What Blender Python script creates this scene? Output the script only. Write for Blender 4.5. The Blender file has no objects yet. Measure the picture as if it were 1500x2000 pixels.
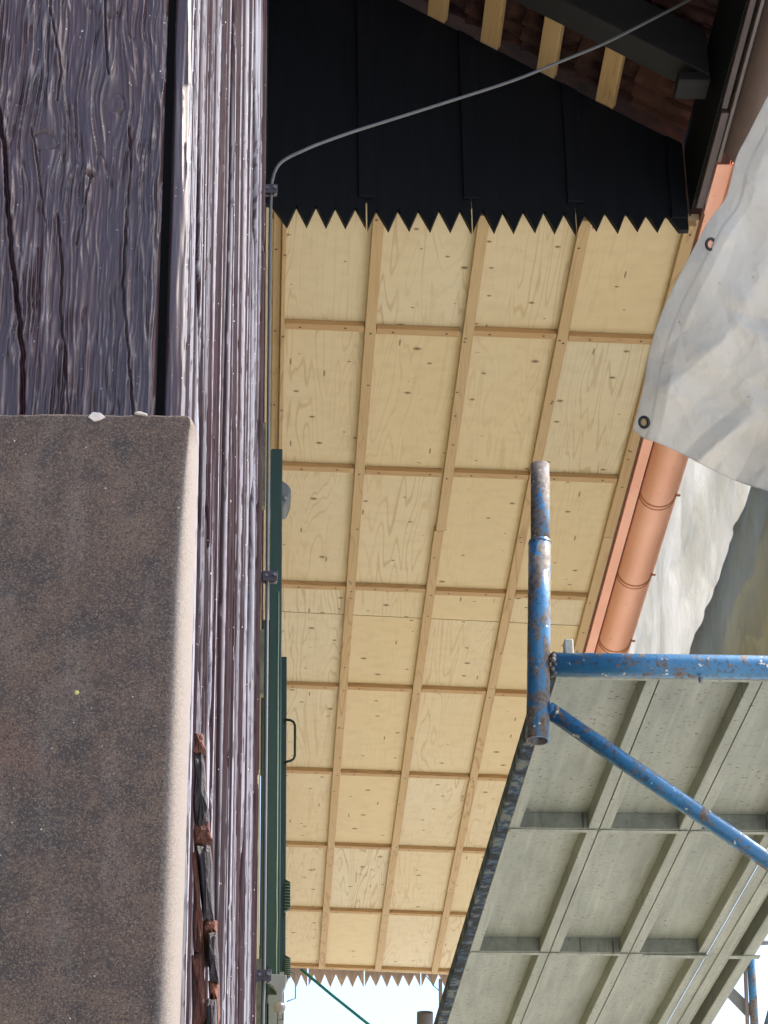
import bpy, math, random
import numpy as np
from mathutils import Vector
R=math.radians
sc=bpy.context.scene
COL=sc.collection
# ------------------------------------------------------------------ camera
F,PITCH,YAW,ROLL=5031.17,0.48468798,0.05216045,-0.01562987
def axes():
    cy,sy=math.cos(YAW),math.sin(YAW);cp,sp=math.cos(PITCH),math.sin(PITCH)
    f=np.array([sy*cp,cy*cp,sp]);r=np.array([cy,-sy,0.]);u=np.cross(r,f)
    cr,sr=math.cos(ROLL),math.sin(ROLL)
    return cr*r+sr*u,-sr*r+cr*u,f
AR,AU,AF=axes()
cam=bpy.data.objects.new('camera',bpy.data.cameras.new('camera'));COL.objects.link(cam)
from mathutils import Matrix
cam.matrix_world=Matrix(((AR[0],AU[0],-AF[0],0),(AR[1],AU[1],-AF[1],0),(AR[2],AU[2],-AF[2],0),(0,0,0,1)))
cam.data.sensor_fit='HORIZONTAL';cam.data.sensor_width=36;cam.data.lens=F/1500*36
cam.data.clip_start=0.05;cam.data.clip_end=3000
sc.camera=cam
# ------------------------------------------------------------------ light
w=bpy.data.worlds.new("World");sc.world=w;w.use_nodes=True
nt=w.node_tree
for n in list(nt.nodes):nt.nodes.remove(n)
sky=nt.nodes.new('ShaderNodeTexSky');sky.sky_type='NISHITA';sky.sun_disc=False
SUN_EL,SUN_AZ=R(50),R(7)      # azimuth measured from +X towards +Y
sky.sun_elevation=SUN_EL;sky.sun_rotation=math.pi/2-SUN_AZ
sky.air_density=1.0;sky.dust_density=3.5
bg=nt.nodes.new('ShaderNodeBackground');bg.inputs[1].default_value=0.15
wo=nt.nodes.new('ShaderNodeOutputWorld')
nt.links.new(sky.outputs[0],bg.inputs[0]);nt.links.new(bg.outputs[0],wo.inputs[0])
sl=bpy.data.lights.new('sun','SUN');sl.energy=2.4;sl.angle=R(0.6);sl.color=(1,.95,.87)
so=bpy.data.objects.new('sun',sl);COL.objects.link(so)
sd=Vector((math.cos(SUN_EL)*math.cos(SUN_AZ),math.cos(SUN_EL)*math.sin(SUN_AZ),math.sin(SUN_EL)))
so.rotation_euler=sd.to_track_quat('Z','Y').to_euler();so.location=(6,4,9)
sc.view_settings.view_transform='Standard';sc.view_settings.look='None'
sc.view_settings.exposure=1.6;sc.view_settings.gamma=1
# ------------------------------------------------------------------ helpers
def ray(u,v): return AF+(u-750)/F*AR-(v-1000)/F*AU
def onY(u,v,Y): d=ray(u,v);return d*(Y/d[1])
def onX(u,v,X): d=ray(u,v);return d*(X/d[0])
def onZ(u,v,Z): d=ray(u,v);return d*(Z/d[2])
def atD(u,v,D): return ray(u,v)*D
rng=np.random.RandomState(7)
_T=rng.rand(512,512)
def vn(x,y):
    x=np.asarray(x,float);y=np.asarray(y,float);x,y=np.broadcast_arrays(x,y)
    xi=np.floor(x).astype(int);yi=np.floor(y).astype(int);fx=x-xi;fy=y-yi
    fx=fx*fx*(3-2*fx);fy=fy*fy*(3-2*fy)
    a=_T[xi%512,yi%512];b=_T[(xi+1)%512,yi%512];c=_T[xi%512,(yi+1)%512];d=_T[(xi+1)%512,(yi+1)%512]
    return (a*(1-fx)+b*fx)*(1-fy)+(c*(1-fx)+d*fx)*fy
def tag(o,label=None,cat=None,group=None,kind=None):
    if label:o['label']=label
    if cat:o['category']=cat
    if group:o['group']=group
    if kind:o['kind']=kind
    return o
def thing(name,label,cat,loc=(0,0,0),group=None):
    o=bpy.data.objects.new(name,None);o.empty_display_size=.1;COL.objects.link(o);o.location=loc
    return tag(o,label,cat,group)
class M:
    def __init__(s):s.v=[];s.f=[];s.m=[];s.sm=[];s.mi=0
    def quad(s,*p):
        n=len(s.v);s.v+= [tuple(q) for q in p];s.f.append(tuple(range(n,n+len(p))));s.m.append(s.mi);s.sm.append(False)
    def hexa(s,c,mi=None):   # 8 corners: 0-3 bottom loop, 4-7 top loop
        n=len(s.v);s.v+=[tuple(q) for q in c]
        for f in ((0,3,2,1),(4,5,6,7),(0,1,5,4),(1,2,6,5),(2,3,7,6),(3,0,4,7)):
            s.f.append(tuple(n+i for i in f));s.m.append(s.mi if mi is None else mi);s.sm.append(False)
    def box(s,x0,x1,y0,y1,z0,z1,mi=None):
        s.hexa([(x0,y0,z0),(x1,y0,z0),(x1,y1,z0),(x0,y1,z0),(x0,y0,z1),(x1,y0,z1),(x1,y1,z1),(x0,y1,z1)],mi)
    def tube(s,P,r,n=14,caps=True,inner=None):
        P=[Vector(p) for p in P];k=len(P)
        rr=r if hasattr(r,'__len__') else [r]*k
        t=(P[1]-P[0]).normalized();a=Vector((0,0,1)) if abs(t.z)<.9 else Vector((1,0,0))
        e=t.cross(a).normalized();b0=len(s.v)
        for i,p in enumerate(P):
            t=(P[min(i+1,k-1)]-P[max(i-1,0)]).normalized()
            e=(e-t*e.dot(t)).normalized();g=t.cross(e)
            for j in range(n):
                an=2*math.pi*j/n;s.v.append(tuple(p+(e*math.cos(an)+g*math.sin(an))*rr[i]))
        for i in range(k-1):
            for j in range(n):
                a_=b0+i*n+j;b_=b0+i*n+(j+1)%n
                s.f.append((a_,b_,b_+n,a_+n));s.m.append(s.mi);s.sm.append(True)
        if inner:
            b1=len(s.v);e=(P[1]-P[0]).normalized().cross(a).normalized();T=(P[-1]-P[0]).normalized();g=T.cross(e)
            for p in (P[0],P[-1]):
                for j in range(n):
                    an=2*math.pi*j/n;s.v.append(tuple(p+(e*math.cos(an)+g*math.sin(an))*inner))
            for j in range(n):
                k2=(j+1)%n
                s.f.append((b1+j,b1+n+j,b1+n+k2,b1+k2));s.m.append(s.mi);s.sm.append(True)
                s.f.append((b0+j,b1+j,b1+k2,b0+k2));s.m.append(s.mi);s.sm.append(False)
                o=b0+(k-1)*n
                s.f.append((o+j,o+k2,b1+n+k2,b1+n+j));s.m.append(s.mi);s.sm.append(False)
        elif caps:
            s.f.append(tuple(b0+j for j in reversed(range(n))));s.m.append(s.mi);s.sm.append(False)
            s.f.append(tuple(b0+(k-1)*n+j for j in range(n)));s.m.append(s.mi);s.sm.append(False)
    def ball(s,c,r,n=14,m=10):
        b=len(s.v)
        for i in range(m+1):
            th=math.pi*i/m
            for j in range(n):
                ph=2*math.pi*j/n;s.v.append((c[0]+r*math.sin(th)*math.cos(ph),c[1]+r*math.sin(th)*math.sin(ph),c[2]+r*math.cos(th)))
        for i in range(m):
            for j in range(n):
                s.f.append((b+i*n+j,b+(i+1)*n+j,b+(i+1)*n+(j+1)%n,b+i*n+(j+1)%n));s.m.append(s.mi);s.sm.append(True)
    def prism(s,poly,y0,y1):  # polygon of (x,z), extruded along y
        n=len(s.v);k=len(poly)
        s.v+=[(x,y0,z) for x,z in poly]+[(x,y1,z) for x,z in poly]
        s.f.append(tuple(range(n,n+k)));s.f.append(tuple(range(n+2*k-1,n+k-1,-1)))
        for i in range(k):
            j=(i+1)%k;s.f.append((n+j,n+i,n+k+i,n+k+j))
        s.m+=[s.mi]*(k+2);s.sm+=[False]*(k+2)
    def build(s,name,mats,parent=None,bevel=0,loc=None,rotz=0):
        me=bpy.data.meshes.new(name);me.from_pydata(s.v,[],s.f)
        for m in (mats if isinstance(mats,(list,tuple)) else [mats]):me.materials.append(m)
        me.polygons.foreach_set('material_index',s.m);me.polygons.foreach_set('use_smooth',s.sm);me.update()
        o=bpy.data.objects.new(name,me);COL.objects.link(o)
        if parent:
            o.parent=parent;pl=parent
            off=Vector((0,0,0))
            while pl: off+=Vector(pl.location);pl=pl.parent
            o.location=-off
        if bevel:
            b=o.modifiers.new('bevel','BEVEL');b.width=bevel;b.segments=2;b.limit_method='ANGLE'
        return o
def grid(name,P,mats,parent=None,attr=None,smooth=True,flip=False,thick=0):
    h,w_=P.shape[:2]
    me=bpy.data.meshes.new(name)
    idx=np.arange(h*w_).reshape(h,w_)
    f=np.stack([idx[:-1,:-1],idx[:-1,1:],idx[1:,1:],idx[1:,:-1]],-1).reshape(-1,4)
    if flip:f=f[:,::-1]
    me.vertices.add(h*w_);me.vertices.foreach_set('co',P.reshape(-1).astype(np.float32))
    me.loops.add(f.size);me.loops.foreach_set('vertex_index',f.reshape(-1).astype(np.int32))
    me.polygons.add(len(f));me.polygons.foreach_set('loop_start',np.arange(0,f.size,4,dtype=np.int32))
    me.update(calc_edges=True)
    me.polygons.foreach_set('use_smooth',[smooth]*len(f))
    if attr is not None:
        for k,a in attr.items():
            at=me.attributes.new(k,'FLOAT','POINT');at.data.foreach_set('value',a.reshape(-1).astype(np.float32))
    me.materials.append(mats);me.validate();me.update()
    o=bpy.data.objects.new(name,me);COL.objects.link(o)
    if parent:
        o.parent=parent;o.location=-Vector(parent.location)
    if thick:
        m=o.modifiers.new('thick','SOLIDIFY');m.thickness=thick;m.offset=0
    return o
# ------------------------------------------------------------------ node helper
class N:
    def __init__(s,name,rough=.6,metal=0,spec=.5):
        s.m=bpy.data.materials.new(name);s.m.use_nodes=True;s.t=s.m.node_tree;s.b=s.t.nodes['Principled BSDF']
        s.b.inputs['Roughness'].default_value=rough;s.b.inputs['Metallic'].default_value=metal
        s.b.inputs['Specular IOR Level'].default_value=spec
        s.co=None
    def n(s,ty,**k):
        x=s.t.nodes.new(ty)
        for a,b in k.items():setattr(x,a,b)
        return x
    def l(s,a,b):s.t.links.new(a,b)
    def coord(s,scale=(1,1,1),rand=False,rot=(0,0,0)):
        tc=s.n('ShaderNodeTexCoord');mp=s.n('ShaderNodeMapping');mp.inputs['Scale'].default_value=scale;mp.inputs['Rotation'].default_value=rot
        s.l(tc.outputs['Object'],mp.inputs[0])
        if rand:
            oi=s.n('ShaderNodeObjectInfo');mu=s.n('ShaderNodeVectorMath',operation='SCALE');mu.inputs[0].default_value=(37,11,23)
            s.l(oi.outputs['Random'],mu.inputs['Scale']);s.l(mu.outputs[0],mp.inputs['Location'])
        return mp.outputs[0]
    def noise(s,vec,scale=5,detail=4,rough=.55,dist=0):
        x=s.n('ShaderNodeTexNoise');x.inputs['Scale'].default_value=scale;x.inputs['Detail'].default_value=detail
        x.inputs['Roughness'].default_value=rough;x.inputs['Distortion'].default_value=dist
        s.l(vec,x.inputs['Vector']);return x.outputs['Fac']
    def ramp(s,fac,stops,interp='LINEAR'):
        x=s.n('ShaderNodeValToRGB');e=x.color_ramp.elements;x.color_ramp.interpolation=interp
        while len(e)>1:e.remove(e[-1])
        e[0].position=stops[0][0];e[0].color=c4(stops[0][1])
        for p,c in stops[1:]:
            q=e.new(p);q.color=c4(c)
        s.l(fac,x.inputs[0]);return x.outputs[0]
    def math(s,op,a,b=None):
        x=s.n('ShaderNodeMath',operation=op)
        for i,q in enumerate((a,b)):
            if q is None:continue
            if isinstance(q,(int,float)):x.inputs[i].default_value=q
            else:s.l(q,x.inputs[i])
        return x.outputs[0]
    def mix(s,fac,a,b,mode='MIX'):
        x=s.n('ShaderNodeMix',data_type='RGBA',blend_type=mode)
        for i,q in ((0,fac),(6,a),(7,b)):
            if isinstance(q,(int,float)):x.inputs[i].default_value=q
            elif isinstance(q,tuple):x.inputs[i].default_value=c4(q)
            else:s.l(q,x.inputs[i])
        return x.outputs[2]
    def col(s,c):
        if isinstance(c,tuple):s.b.inputs['Base Color'].default_value=c4(c)
        else:s.l(c,s.b.inputs['Base Color'])
    def bump(s,h,strength=.3,dist=.01):
        x=s.n('ShaderNodeBump');x.inputs['Strength'].default_value=strength;x.inputs['Distance'].default_value=dist
        s.l(h,x.inputs['Height']);s.l(x.outputs[0],s.b.inputs['Normal'])
def c4(c):
    if isinstance(c,(int,float)):return (c,c,c,1)
    return tuple(c)+(1,) if len(c)==3 else c
# ------------------------------------------------------------------ materials
def pine(name,base,dark,knots=True,axis='Y',gs=1.0):
    m=N(name,rough=.6,spec=.25)
    S=(11*gs,.75*gs,11*gs) if axis=='Y' else (.9*gs,11*gs,11*gs) if axis=='X' else (9,9,.7)
    v=m.coord(S,rand=True)
    a=m.noise(v,1.0,2,.5,.35)
    k=m.math('SINE',m.math('MULTIPLY',a,95.0))
    lines=m.ramp(k,[(0.0,0),(.62,0),(1.0,1)])
    env=m.ramp(m.noise(v,.55,2,.5),[(.40,0.18),(.62,1)])
    f=m.mix(1.0,lines,env,'MULTIPLY')
    c=m.mix(m.math('MULTIPLY',f,.75),base,dark)
    big=m.noise(m.coord((1.3,.5,1.3),rand=True),2.2,3,.5)
    c=m.mix(m.ramp(big,[(.35,0),(.72,.55)]),c,tuple(x*y for x,y in zip(base,(.93,.82,.66))))
    st=m.noise(m.coord((90,2.2,90) if axis=='Y' else (2.2,90,90),rand=True),1,3,.6)
    c=m.mix(m.ramp(st,[(.62,0),(.78,.35)]),c,dark)
    if knots:
        ob=m.n('ShaderNodeObjectInfo');c=m.mix(m.math('MULTIPLY',ob.outputs['Random'],.9),c,tuple(x*y for x,y in zip(base,(1.0,.90,.74))))
        vo=m.n('ShaderNodeTexVoronoi',feature='F1');vo.inputs['Scale'].default_value=1
        vv=m.coord((6.3,6.9,.01),rand=True);
        dn=m.n('ShaderNodeTexNoise');dn.inputs['Scale'].default_value=3
        m.l(vv,vo.inputs['Vector'])
        sp=m.n('ShaderNodeSeparateColor');m.l(vo.outputs['Color'],sp.inputs[0])
        # elliptical distance about the cell point
        sub=m.n('ShaderNodeVectorMath',operation='SUBTRACT');m.l(vv,sub.inputs[0]);m.l(vo.outputs['Position'],sub.inputs[1])
        ml=m.n('ShaderNodeVectorMath',operation='MULTIPLY');ml.inputs[1].default_value=(1,1.25,0);m.l(sub.outputs[0],ml.inputs[0])
        ln=m.n('ShaderNodeVectorMath',operation='LENGTH');m.l(ml.outputs[0],ln.inputs[0])
        sz=m.math('MULTIPLY_ADD',sp.outputs[1],.085);m.t.nodes[-1].inputs[2].default_value=.018
        q=m.math('DIVIDE',ln.outputs['Value'],sz)
        on=m.math('LESS_THAN',sp.outputs[0],.62)
        kk=m.math('MULTIPLY',m.ramp(q,[(0,1),(.45,.75),(1,0)]),on)
        c=m.mix(kk,c,(.13,.075,.03))
        halo=m.math('MULTIPLY',m.ramp(q,[(.0,.35),(.5,.28),(.99,0)]),on)
        # short dark pitch marks
        vo2=m.n('ShaderNodeTexVoronoi',feature='F1');vo2.inputs['Scale'].default_value=1
        v2=m.coord((9,3.2,.01),rand=True);m.l(v2,vo2.inputs['Vector'])
        s2=m.n('ShaderNodeSeparateColor');m.l(vo2.outputs['Color'],s2.inputs[0])
        sb2=m.n('ShaderNodeVectorMath',operation='SUBTRACT');m.l(v2,sb2.inputs[0]);m.l(vo2.outputs['Position'],sb2.inputs[1])
        m2=m.n('ShaderNodeVectorMath',operation='MULTIPLY');m2.inputs[1].default_value=(1,.42,0);m.l(sb2.outputs[0],m2.inputs[0])
        l2=m.n('ShaderNodeVectorMath',operation='LENGTH');m.l(m2.outputs[0],l2.inputs[0])
        k2=m.math('MULTIPLY',m.math('LESS_THAN',l2.outputs['Value'],.026),m.math('LESS_THAN',s2.outputs[0],.24))
        c=m.mix(m.math('MULTIPLY',k2,.75),c,(.16,.09,.035))
        c=m.mix(m.math('MULTIPLY',m.ramp(s_dist(m,dn,vv),[(.45,0),(.7,.12)]),1.0),c,dark)
    m.col(c);m.bump(a,.12,.004)
    return m.m
def s_dist(m,dn,vv):
    m.l(vv,dn.inputs['Vector']);return dn.outputs['Fac']
MPLY=pine('spruce_plywood',(.65,.575,.42),(.34,.22,.11))
MBAT=pine('spruce_batten',(.50,.365,.205),(.32,.20,.10),knots=False)
MBATX=pine('spruce_cross_batten',(.48,.325,.17),(.30,.17,.075),knots=False,axis='X')
MLATH=pine('new_roof_lath',(.62,.43,.22),(.42,.24,.1),knots=False,gs=2)
def simple(name,c,rough=.6,metal=0,var=.25,scale=8,bump=.15,st=(1,1,1),spec=.4,dark=None):
    m=N(name,rough,metal,spec)
    v=m.coord(st,rand=True);f=m.noise(v,scale,5,.6)
    d=dark or tuple(x*(1-var) for x in c)
    m.col(m.mix(m.ramp(f,[(.3,0),(.7,1)]),c,d))
    if bump:m.bump(m.noise(v,scale*3,5,.6),bump,.004)
    return m.m
MNAIL=simple('nail_steel',(.08,.06,.05),.5,.5)
MGABLE=simple('black_stained_board',(.0075,.0095,.0145),.62,0,.35,6,.12,(8,8,.8),.2)
MGAP=simple('gap_dark',(.01,.01,.012),.8)
MTRIM=simple('brown_weathered_trim',(.64,.50,.43),.7,0,.4,10,.2,(4,4,1))
MFASC=simple('brown_fascia_paint',(.085,.060,.062),.45,0,.4,9,.3,(6,.8,6))
MOLDG=simple('old_brown_gutter',(.15,.105,.105),.38,.1,.3,5,.08,(1,1,1))
MTILE=simple('clay_tile_underside',(.080,.034,.026),.8,0,.65,14,.5,(1,1,1),.2,(.018,.012,.012))
MTILELIT=simple('clay_tile_lit',(.085,.032,.021),.8,0,.3,10,.3)  # brighter copy of the tile colour, paints the strip that catches light
def copper():
    m=N('new_copper',.5,.12,.5);v=m.coord((1,.6,1))
    f=m.noise(v,5,3,.5);c=m.mix(m.ramp(f,[(.35,0),(.7,1)]),(.86,.46,.34),(.78,.38,.26))
    sp=m.noise(m.coord((1,1,1)),60,2,.5);c=m.mix(m.ramp(sp,[(.70,0),(.74,.5)]),c,(.35,.14,.08))
    m.col(c);return m.m
MCOP=copper()
MPLAS=simple('yellow_plaster',(.55,.48,.27),.9,0,.35,30,.5)
MGREEN=simple('green_shutter_paint',(.007,.033,.019),.33,0,.35,5,.06,(4,4,.6),.5)
MGREENL=simple('pale_green_coil',(.10,.17,.11),.4,0,.3,8,.05)  # lighter green for the hinge coils
MGREYM=simple('grey_metal',(.19,.20,.21),.45,.3,.2,12,.1)
MZINC=simple('galvanised_wire',(.14,.145,.15),.55,.2,.2,40,.1)
MCLAMP=simple('brown_clamp_metal',(.095,.075,.085),.4,.4,.3,40,.2)
MIRON=simple('dark_green_iron',(.012,.03,.02),.35,.2)
MROPE=simple('teal_rope',(.02,.30,.34),.6,0,.2,60,.2)
MBRASS=simple('grey_ball_metal',(.20,.19,.19),.35,.5)
def blue(name,rusty):
    m=N(name,.42,.05,.5);v=m.coord((1,1,1))
    f=m.noise(m.coord((1.6,1.6,.9)),22,8,.68,.4)
    f2=m.noise(v,110,3,.6)
    c=m.mix(m.ramp(m.noise(v,9,3,.5),[(.3,0),(.7,1)]),(.026,.135,.29),(.045,.19,.37))
    c=m.mix(m.ramp(f2,[(.56,0),(.62,.75)]),c,(.06,.07,.09))
    c=m.mix(m.ramp(f,[(rusty,0),(rusty+.035,1)]),c,m.ramp(f2,[(.35,(.075,.062,.058)),(.6,(.17,.145,.13))]))
    f3=m.noise(v,70,2,.5);c=m.mix(m.ramp(f3,[(.70,0),(.735,1)]),c,(.62,.60,.55))
    m.col(c);m.bump(m.math('ADD',f,m.math('MULTIPLY',f2,.5)),.5,.002)
    m.l(m.ramp(f,[(rusty,.3),(rusty+.04,.75)]),m.b.inputs['Roughness'])
    return m.m
MBLUE=blue('chipped_blue_paint',.545);MBLUE2=blue('worn_blue_tube',.475);MRUST=blue('rusty_spigot',.40)
def deckm():
    m=N('deck_underside_metal',.55,.2,.4)
    v=m.coord((1,1,1));f=m.noise(m.coord((3,.7,3)),4,5,.6)
    c=m.ramp(f,[(.25,(.17,.192,.172)),(.5,(.245,.268,.24)),(.75,(.30,.322,.292))])
    vo=m.n('ShaderNodeTexVoronoi',feature='F1');vo.inputs['Scale'].default_value=1
    m.l(m.coord((62,85,3)),vo.inputs['Vector']);s2=m.n('ShaderNodeSeparateColor');m.l(vo.outputs['Color'],s2.inputs[0])
    cl=m.ramp(m.noise(v,5,2,.5),[(.40,.25),(.60,.9)])
    k=m.math('MULTIPLY',m.math('LESS_THAN',vo.outputs['Distance'],m.math('MULTIPLY',s2.outputs[1],.26)),m.math('LESS_THAN',s2.outputs[0],cl))
    c=m.mix(m.math('MULTIPLY',k,.8),c,(.05,.045,.04))
    vo3=m.n('ShaderNodeTexVoronoi',feature='F1');vo3.inputs['Scale'].default_value=1
    m.l(m.coord((34,42,3)),vo3.inputs['Vector']);s3=m.n('ShaderNodeSeparateColor');m.l(vo3.outputs['Color'],s3.inputs[0])
    cl3=m.ramp(m.noise(m.coord((7,3,5)),1.6,2,.5),[(.42,.05),(.58,.85)])
    k3=m.math('MULTIPLY',m.math('LESS_THAN',vo3.outputs['Distance'],m.math('MULTIPLY',s3.outputs[1],.15)),m.math('LESS_THAN',s3.outputs[0],cl3))
    c=m.mix(m.math('MULTIPLY',k3,.9),c,(.035,.03,.028))
    sp=m.noise(v,95,3,.6)
    c=m.mix(m.ramp(sp,[(.56,0),(.66,.5)]),c,(.14,.13,.11))
    st=m.noise(m.coord((22,1.6,5)),2,4,.6);c=m.mix(m.ramp(st,[(.46,0),(.70,.5)]),c,(.15,.165,.145));st2=m.noise(m.coord((30,1.2,9)),2,4,.6);c=m.mix(m.ramp(st2,[(.54,0),(.72,.4)]),c,(.36,.38,.33))
    m.col(c);m.bump(m.noise(v,40,4,.6),.12,.002);return m.m
MDECK=deckm()
def stringer():
    m=N('dark_blue_stained_stringer',.85,0,.15);v=m.coord((1,1,1))
    f=m.noise(v,30,6,.65);c=m.ramp(f,[(.40,(.018,.022,.030)),(.49,(.040,.045,.050)),(.53,(.02,.060,.14)),(.58,(.12,.13,.12))])
    m.col(c);m.bump(f,.4,.002);return m.m
MSTR=stringer()
def wood_paint(name,edge=False):
    m=N(name,.36,0,.10 if edge else .6)
    v=m.coord((1,1,1));at=m.n('ShaderNodeAttribute',attribute_name='sheen')
    f=m.noise(m.coord((22,22,2.5)),1.6,4,.6)
    c=m.mix(m.ramp(f,[(.35,0),(.7,1)]),(.042,.024,.027) if not edge else (.016,.010,.013),(.050,.018,.020) if not edge else (.024,.010,.015))
    c=m.mix(at.outputs['Fac'],c,(.31,.31,.36) if edge else (.26,.225,.235))  # sky gloss on the raised grain, painted in as a pale colour
    sp=m.noise(v,420,2,.5);c=m.mix(m.ramp(sp,[(.74,0),(.77,1)]),c,(.55,.52,.48))
    pe=m.n('ShaderNodeAttribute',attribute_name='peel');c=m.mix(pe.outputs['Fac'],c,m.ramp(m.noise(m.coord((120,120,6)),3,3,.5),[(.3,(.60,.44,.34)),(.7,(.72,.58,.48))]))
    m.col(c);m.bump(m.noise(m.coord((500,500,40)),1,4,.65),.35,.0006)
    m.l(m.ramp(m.noise(m.coord((60,60,14)),2,3,.6),[(.3,.80 if edge else .28),(.7,1.0 if edge else .5)]),m.b.inputs['Roughness'])
    return m.m
MWF=wood_paint('brown_painted_oak_face');MWS=wood_paint('brown_edge_grain_with_sheen',True)
MBRK=simple('broken_red_brown_wood',(.20,.075,.045),.8,0,.6,60,.9,(1,1,.4),.3,(.05,.02,.018))
def slabm():
    m=N('speckled_brown_stone',.62,0,.35);v=m.coord((1,1,1))
    big=m.noise(v,16,4,.6);f3=m.noise(v,1500,2,.6)
    vo=m.n('ShaderNodeTexVoronoi',feature='F1');vo.inputs['Scale'].default_value=1500;m.l(v,vo.inputs['Vector'])
    sv=m.n('ShaderNodeSeparateColor');m.l(vo.outputs['Color'],sv.inputs[0]);fi=sv.outputs[0]
    big2=m.noise(v,45,4,.65)
    c=m.ramp(big,[(.30,(.046,.034,.028)),(.48,(.078,.048,.034)),(.62,(.098,.063,.043)),(.75,(.115,.085,.062))])
    lo=m.noise(m.coord((40,1,9)),1.5,4,.6);c=m.mix(m.ramp(lo,[(.5,0),(.72,.45)]),c,(.15,.13,.112))
    c=m.mix(m.ramp(big2,[(.35,.7),(.55,0)]),c,(.026,.022,.021))
    rd=m.noise(m.coord((1,1,1.2),rot=(0,0,1)),14,2,.5);c=m.mix(m.ramp(rd,[(.55,0),(.75,.55)]),c,(.17,.075,.045))
    c=m.mix(m.ramp(fi,[(.66,0),(1.0,.55)]),c,(.20,.145,.10))
    c=m.mix(m.ramp(fi,[(.0,.85),(.34,0)]),c,(.022,.018,.018))
    c=m.mix(m.ramp(m.noise(v,300,1,.5),[(.765,0),(.78,.8)]),c,(.5,.46,.40))
    at=m.n('ShaderNodeAttribute',attribute_name='edge')
    ef=m.math('ADD',at.outputs['Fac'],m.math('MULTIPLY',m.math('SUBTRACT',fi,.5),.16))
    c=m.mix(m.ramp(ef,[(.05,0),(.85,1)]),c,m.mix(fi,(.155,.13,.112),(.20,.17,.148)))
    m.col(c);m.bump(m.math('ADD',fi,f3),.30,.0006);return m.m
MSLAB=slabm()
MCHIP=simple('pale_chip_stone',(.62,.55,.50),.8,0,.3,200,.4)
def tarpm(name,c,tr,sc_=3,c2=None):
    m=N(name,.6 if 'sheeting' in name else .42,0,.1 if 'sheeting' in name else .35);v=m.coord((1,1,1))
    f=m.noise(v,sc_,4,.6);cc=m.mix(m.ramp(f,[(.35,0),(.68,1)]),c,c2 or tuple(x*.8 for x in c))
    sp=m.noise(v,60,2,.5);cc=m.mix(m.ramp(sp,[(.73,0),(.77,.6)]),cc,(.25,.24,.23))
    m.col(cc)
    t=m.n('ShaderNodeBsdfTranslucent');m.l(cc,t.inputs[0]);mx=m.n('ShaderNodeMixShader');mx.inputs[0].default_value=tr
    o=m.t.nodes['Material Output'];m.l(m.b.outputs[0],mx.inputs[1]);m.l(t.outputs[0],mx.inputs[2]);m.l(mx.outputs[0],o.inputs[0])
    h=m.noise(m.coord((1.5,1.5,.5),rot=(.5,0,0)) if 'sheeting' in name else v,16,5,.6)
    if 'tarpaulin' in name:
        nn=m.n('ShaderNodeTexNoise');nn.inputs['Scale'].default_value=5;m.l(v,nn.inputs['Vector'])
        ad=m.n('ShaderNodeVectorMath',operation='MULTIPLY_ADD');ad.inputs[1].default_value=(.16,.16,.16);m.l(nn.outputs['Color'],ad.inputs[0]);m.l(v,ad.inputs[2])
        vo=m.n('ShaderNodeTexVoronoi',feature='F1');vo.inputs['Scale'].default_value=9;m.l(ad.outputs[0],vo.inputs['Vector'])
        vq=m.n('ShaderNodeTexVoronoi',feature='F1');vq.inputs['Scale'].default_value=24;m.l(ad.outputs[0],vq.inputs['Vector'])
        h=m.math('ADD',m.math('MULTIPLY',h,.35),m.math('ADD',m.math('MULTIPLY',vo.outputs['Distance'],1.0),m.math('MULTIPLY',vq.outputs['Distance'],.3)))
        m.bump(h,.75,.02)
    else:m.bump(h,.8,.03)
    bn=[n for n in m.t.nodes if n.type=='BUMP'][0];m.l(bn.outputs[0],t.inputs['Normal'])
    return m.m
MTARP=tarpm('grey_tarpaulin',(.70,.70,.69),.34,1.2,(.60,.585,.55))
MSHEET=tarpm('white_scaffold_sheeting',(.80,.79,.75),.5,2.5,(.62,.61,.55))
MSHEET2=tarpm('olive_shadow_sheeting',(.38,.375,.30),.42,2,(.30,.30,.24))  # olive tone paints the shadow across the lower sheeting
MBRONZE=simple('eyelet_metal',(.05,.055,.06),.35,.6)
MGROUND=simple('pale_paving',(.42,.41,.38),.9,0,.2,.6,.1)
# ------------------------------------------------------------------ ground
g=M();g.box(-60,60,-60,60,-3.4,-3.2);tag(g.build('ground',MGROUND),kind='structure',label='pale paved yard far below the eaves')
# ------------------------------------------------------------------ soffit
def SZ(x):return 4.0-.0448*x
YB=[6.3839+.85814*k for k in range(8)];XB=[.287,.5655,.8464,1.131];Y0,Y1=5.772,12.47
sof=thing('eave_soffit','new pale spruce soffit with a grid of battens under the long eave','soffit',(0,5.78,4))
def slope_box(m,x0,x1,y0,y1,d0,d1,sk=0,mi=None):
    m.hexa([(x0,y0+sk*x0,SZ(x0)-d0),(x1,y0+sk*x1,SZ(x1)-d0),(x1,y1+sk*x1,SZ(x1)-d0),(x0,y1+sk*x0,SZ(x0)-d0),
            (x0,y0+sk*x0,SZ(x0)-d1),(x1,y0+sk*x1,SZ(x1)-d1),(x1,y1+sk*x1,SZ(x1)-d1),(x0,y1+sk*x0,SZ(x0)-d1)],mi)
xe=[-.005]+[x+.017 for x in XB[:3]]+[1.172]
seams=[(Y0,YB[0]+.02),(YB[0]+.02,YB[1]+.02),(YB[1]+.02,YB[2]+.02),(YB[2]+.02,8.352),(8.356,YB[4]+.02),(YB[4]+.02,YB[5]+.02),(YB[5]+.02,YB[6]+.02),(YB[6]+.02,Y1)]
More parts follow.
